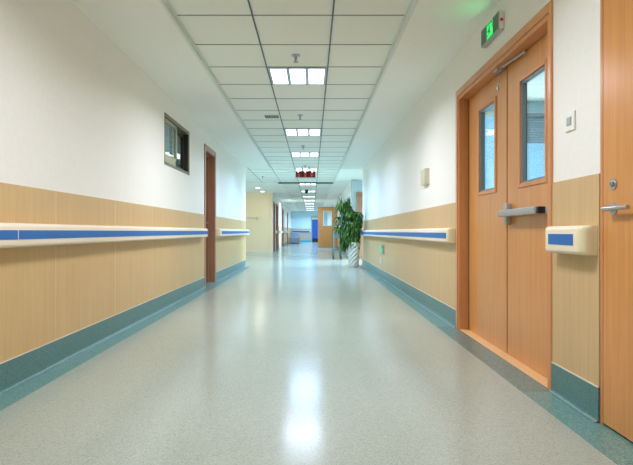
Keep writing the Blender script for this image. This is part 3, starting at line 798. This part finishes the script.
# ------------------------------------------------------------------ plant
px, py = 1.02, 12.45
px, py = 1.01, 12.42
pt = thing('potted_plant', 'tall leafy green plant in a white spiral-ribbed pot at the end of the right wall', 'plant', (px, py, 0))
b = BM()
tw = lambda r, z, a: r*(1+.085*math.sin(8*a-z*60))
prof = [(.10, 0), (.115, .02)] + [(.115+.03*(i/60)**.9, .02+.56*i/60) for i in range(1, 61)] + [(.148, .60), (.135, .60), (.13, .56)]
lathe(b, prof, px, py, 90, lambda r, z, a: tw(r, z, a) if .03 < z < .57 and r > .114 else r)
obj('pot', b, M['pot'], pt, smooth=True)
b = BM(); lathe(b, [(.128, .555), (.128, .575)], px, py); obj('soil', b, M['soil'], pt)
rl = random.Random(11)
def leafmesh(b, p, dirv, L, W, droop, side):
    """arching lance-shaped blade"""
    d = Vector(dirv).normalized(); p = Vector(p); n = 6; row = []
    up = Vector((0, 0, 1)); s = d.cross(up)
    s = s.normalized() if s.length > .01 else Vector((1, 0, 0))
    s = (s + Vector((rl.uniform(-.4, .4), rl.uniform(-.4, .4), rl.uniform(-.3, .3)))).normalized()
    for i in range(n+1):
        t = i/n
        w_ = W*(math.sin(PI*min(1, .12+t*.88))**.8) if t < 1 else .0008
        for k in (-1, 0, 1):
            q = p + s*(k*w_*.5) + up*(-.15*w_*(1-abs(k)))
            q.x = min(q.x, 1.19 if .7 < q.z < .95 else 1.235); q.z = max(q.z, .03)
            row.append(b.verts.new(q))
        p = p + d*(L/n)
        d = (d + Vector((0, 0, -droop/n))).normalized()
    for i in range(n):
        for k in (0, 1):
            a = i*3+k
            b.faces.new((row[a], row[a+1], row[a+4], row[a+3]))
bl, bl2 = BM(), BM()
stems = [(-.36, .12, 1.2, 1), (-.28, -.05, 1.44, 1), (-.2, .05, 1.54, 1), (-.12, -.08, 1.36, 1), (-.02, .06, 1.26, 1), (.08, -.05, 1.16, 1), (.12, .07, 1.0, 1), (-.42, .0, 1.0, 1), (-.36, -.08, 1.5, 1), (.1, -.08, 1.3, 1)]
for (dx, dy, h, _) in stems:
    b = BM(); pts = []
    for i in range(9):
        t = i/8
        pts.append(Vector((px+dx*.25*(1-t)+dx*t**1.3*1.0 - .25*dx*(1-t)*0, py+dy*t*1.6, .56+(h-.56)*math.sin(t*PI/2*1.0))))
    pts[0] = Vector((px+dx*.2, py+dy*.4, .56))
    for i in range(8): tube(b, pts[i], pts[i+1], .009-.0006*i, 8)
    obj('stem', b, M['stem'], pt, smooth=True)
    for k in range(175):
        t = rl.random()**.75
        f = t*8; i = min(7, int(f)); p = pts[i].lerp(pts[i+1], f-i)
        a = rl.uniform(0, 2*PI)
        el = rl.uniform(-.2, .9) if t > .6 else rl.uniform(-.6, .5)
        dv = (math.cos(a), math.sin(a), el)
        leafmesh(bl if rl.random() < .86 else bl2, p, dv, rl.uniform(.16, .30), rl.uniform(.022, .042), rl.uniform(1.8, 4.2), 0)
# trailing leaves to the left of the pot
for k in range(120):
    z = rl.uniform(.5, .95); p = (px+rl.uniform(-.32, -.13), py+rl.uniform(-.14, .1), z)
    leafmesh(bl, p, (rl.uniform(-.4, .4), rl.uniform(-.4, .4), -.8), rl.uniform(.16, .26), rl.uniform(.016, .028), 2, 0)
for k in range(26):
    p = (px+rl.uniform(-.42, -.08), py+rl.uniform(-.1, .1), rl.uniform(1.36, 1.5))
    leafmesh(bl if k % 3 else bl2, p, (rl.uniform(-.45, .4), rl.uniform(-.4, .4), 1), rl.uniform(.18, .28), rl.uniform(.018, .03), .7, 0)
obj('foliage', bl, M['leaf'], pt); fo2 = obj('young_foliage', bl2, M['leaf_light'], pt); fo2['label'] = 'paler young leaves'
b = BM(); leafmesh(b, (px-.12, py-.12, 1.5), (.05, 0, 1), .2, .02, .2, 0); leafmesh(b, (px-.1, py-.12, 1.48), (.1, 0, 1), .17, .02, .2, 0); obj('red_shoot', b, M['flower'], pt)

# ------------------------------------------------------------------ trolley
tx0, tx1, ty0, ty1 = .665, .90, 15.75, 15.95
ty0, ty1 = 15.8, 16.3
tr = thing('trolley', 'grey-green metal trolley on castors behind the plant', 'trolley', ((tx0+tx1)/2, (ty0+ty1)/2, 0))
for x in (tx0, tx1):
    for y in (ty0, ty1):
        b = BM(); tube(b, (x, y, .16), (x, y, .87), .016); lg = obj('post', b, M['trolley'], tr, smooth=True)
        b = BM(); box(b, (x-.03, y-.018, .085), (x-.022, y+.018, .2), .002); box(b, (x+.022, y-.018, .085), (x+.03, y+.018, .2), .002); box(b, (x-.03, y-.018, .165), (x+.03, y+.018, .2), .002); fk = obj('castor', b, M['trolley'], tr)
        b = BM(); tube(b, (x-.018, y-.03, .072), (x+.018, y-.03, .072), .072, 24); obj('wheel', b, M['rubber'], fk, smooth=True)
for z, nm, hh in ((.25, 'lower_shelf', .06), (.66, 'upper_tray', .17)):
    b = BM(); box(b, (tx0, ty0, z), (tx1, ty1, z+.015), .002)
    box(b, (tx0, ty0-.005, z), (tx1, ty0+.005, z+hh), .002); box(b, (tx0, ty1-.005, z), (tx1, ty1+.005, z+hh), .002)
    box(b, (tx0-.005, ty0+.006, z), (tx0+.005, ty1-.006, z+hh), .002); box(b, (tx1-.005, ty0+.006, z), (tx1+.005, ty1-.006, z+hh), .002)
    obj(nm, b, M['trolley'], tr)
b = BM()
for z in (.875,):
    tube(b, (tx0, ty0, z), (tx1, ty0, z), .012); tube(b, (tx0, ty1, z), (tx1, ty1, z), .012); tube(b, (tx0, ty0, z), (tx0, ty1, z), .012); tube(b, (tx1, ty0, z), (tx1, ty1, z), .012)
obj('guard_rail', b, M['trolley'], tr, smooth=True)

# ------------------------------------------------------------------ bench
bx0, bx1, by0, by1 = -1.60, -.86, 35.9, 36.5
bn = thing('bench', 'grey bench with tan wooden end panels by the far left wall', 'bench', ((bx0+bx1)/2, 36.2, 0))
b = BM(); box(b, (bx0+.06, by0, .36), (bx1-.06, by1, .44), .015); obj('seat', b, M['bench_grey'], bn)
b = BM(); box(b, (bx0+.06, by0+.03, .06), (bx1-.06, by0+.07, .36)); box(b, (bx0+.2, by0+.028, .1), (bx0+.21, by0+.03, .34)); obj('front_panel', b, M['bench_grey'], bn)
b = BM(); box(b, (bx0+.04, by1-.08, .0), (bx1-.04, by1, .78), .015); obj('backrest', b, M['bench_grey'], bn)
for x in (bx0, bx1-.06):
    b = BM(); box(b, (x, by0-.02, 0), (x+.06, by1, .47), .006); obj('end_panel', b, M['tan_wood'], bn)

# ------------------------------------------------------------------ daylight through the side windows
def dayl(name, loc, rot, sx, sy, e, col=(.72, .88, 1)):
    ld = bpy.data.lights.new(name, 'AREA'); ld.shape = 'RECTANGLE'; ld.size = sx; ld.size_y = sy; ld.energy = e; ld.color = col
    lo = bpy.data.objects.new(name, ld); C.objects.link(lo); lo.location = loc; lo.rotation_euler = rot
dayl('lobby_daylight', (-6.15, 17.2, 1.35), (0, math.radians(-90), 0), 2.1, 6, 85)
dayl('recess_daylight', (4.2, 14.6, 1.5), (0, math.radians(68), 0), 1.8, 2.3, 160, (.55, .8, 1))
bpy.data.lights['recess_daylight'].spread = math.radians(80)
dayl('alcove_daylight', (-3.29, 26.95, 1.3), (0, math.radians(-90), 0), 2.0, 1.8, 60)  # area lamp in front of the solid alcove wall, standing in for daylight
dayl('ward_daylight', (2.8, 6.35, 1.5), (math.radians(-90), 0, 0), 2.0, 1.3, 34)
# white window frames at the daylight; the alcove one is added on solid wall
for nm, x, y0, y1, z0, z1, lab in (('window_3', -6.15, 14.2, 20.2, .3, 2.4, 'wide lobby window hidden behind the left wall'), ('window_4', 4.25, 13.4, 15.8, .5, 2.4, 'recess window hidden behind the right wall'), ('added_window_5', -3.28, 26.1, 27.8, .3, 2.3, 'unseen window frame added on the solid alcove wall behind its daylight lamp')):
    w = thing(nm, lab, 'window', (x, (y0+y1)/2, z0), kind='structure')
    b = BM()
    nb = 4
    for i in range(nb+1):
        y = y0+(y1-y0-.05)*i/nb; box(b, (x-.04, y, z0), (x+.04, y+.05, z1))
    box(b, (x-.04, y0, z0), (x+.04, y1, z0+.05)); box(b, (x-.04, y0, z1-.05), (x+.04, y1, z1)); obj('window_frame', b, M['white_pl'], w)

# ------------------------------------------------------------------ world, camera, view
wd = bpy.data.worlds.new('world'); S.world = wd; wd.use_nodes = True
wd.node_tree.nodes['Background'].inputs[0].default_value = (.6, .8, 1, 1)
wd.node_tree.nodes['Background'].inputs[1].default_value = 1.0
cd = bpy.data.cameras.new('camera'); cam = bpy.data.objects.new('camera', cd); C.objects.link(cam)
cam.location = (0, 0, CAM_Z); cam.rotation_euler = (math.radians(90), 0, 0)
cd.sensor_width = 36; cd.lens = 511.6/633*36
cd.shift_x = (316.5-312)/633; cd.shift_y = -1.0/633
cd.clip_start = .05; cd.clip_end = 200
S.camera = cam
S.view_settings.view_transform = 'Standard'; S.view_settings.look = 'None'
S.view_settings.exposure = 0.30; S.view_settings.gamma = 1; S.view_settings.use_curve_mapping = False
S.cycles.use_denoising = True
S.cycles.max_bounces = 10; S.cycles.diffuse_bounces = 6
S.cycles.sample_clamp_indirect = 8
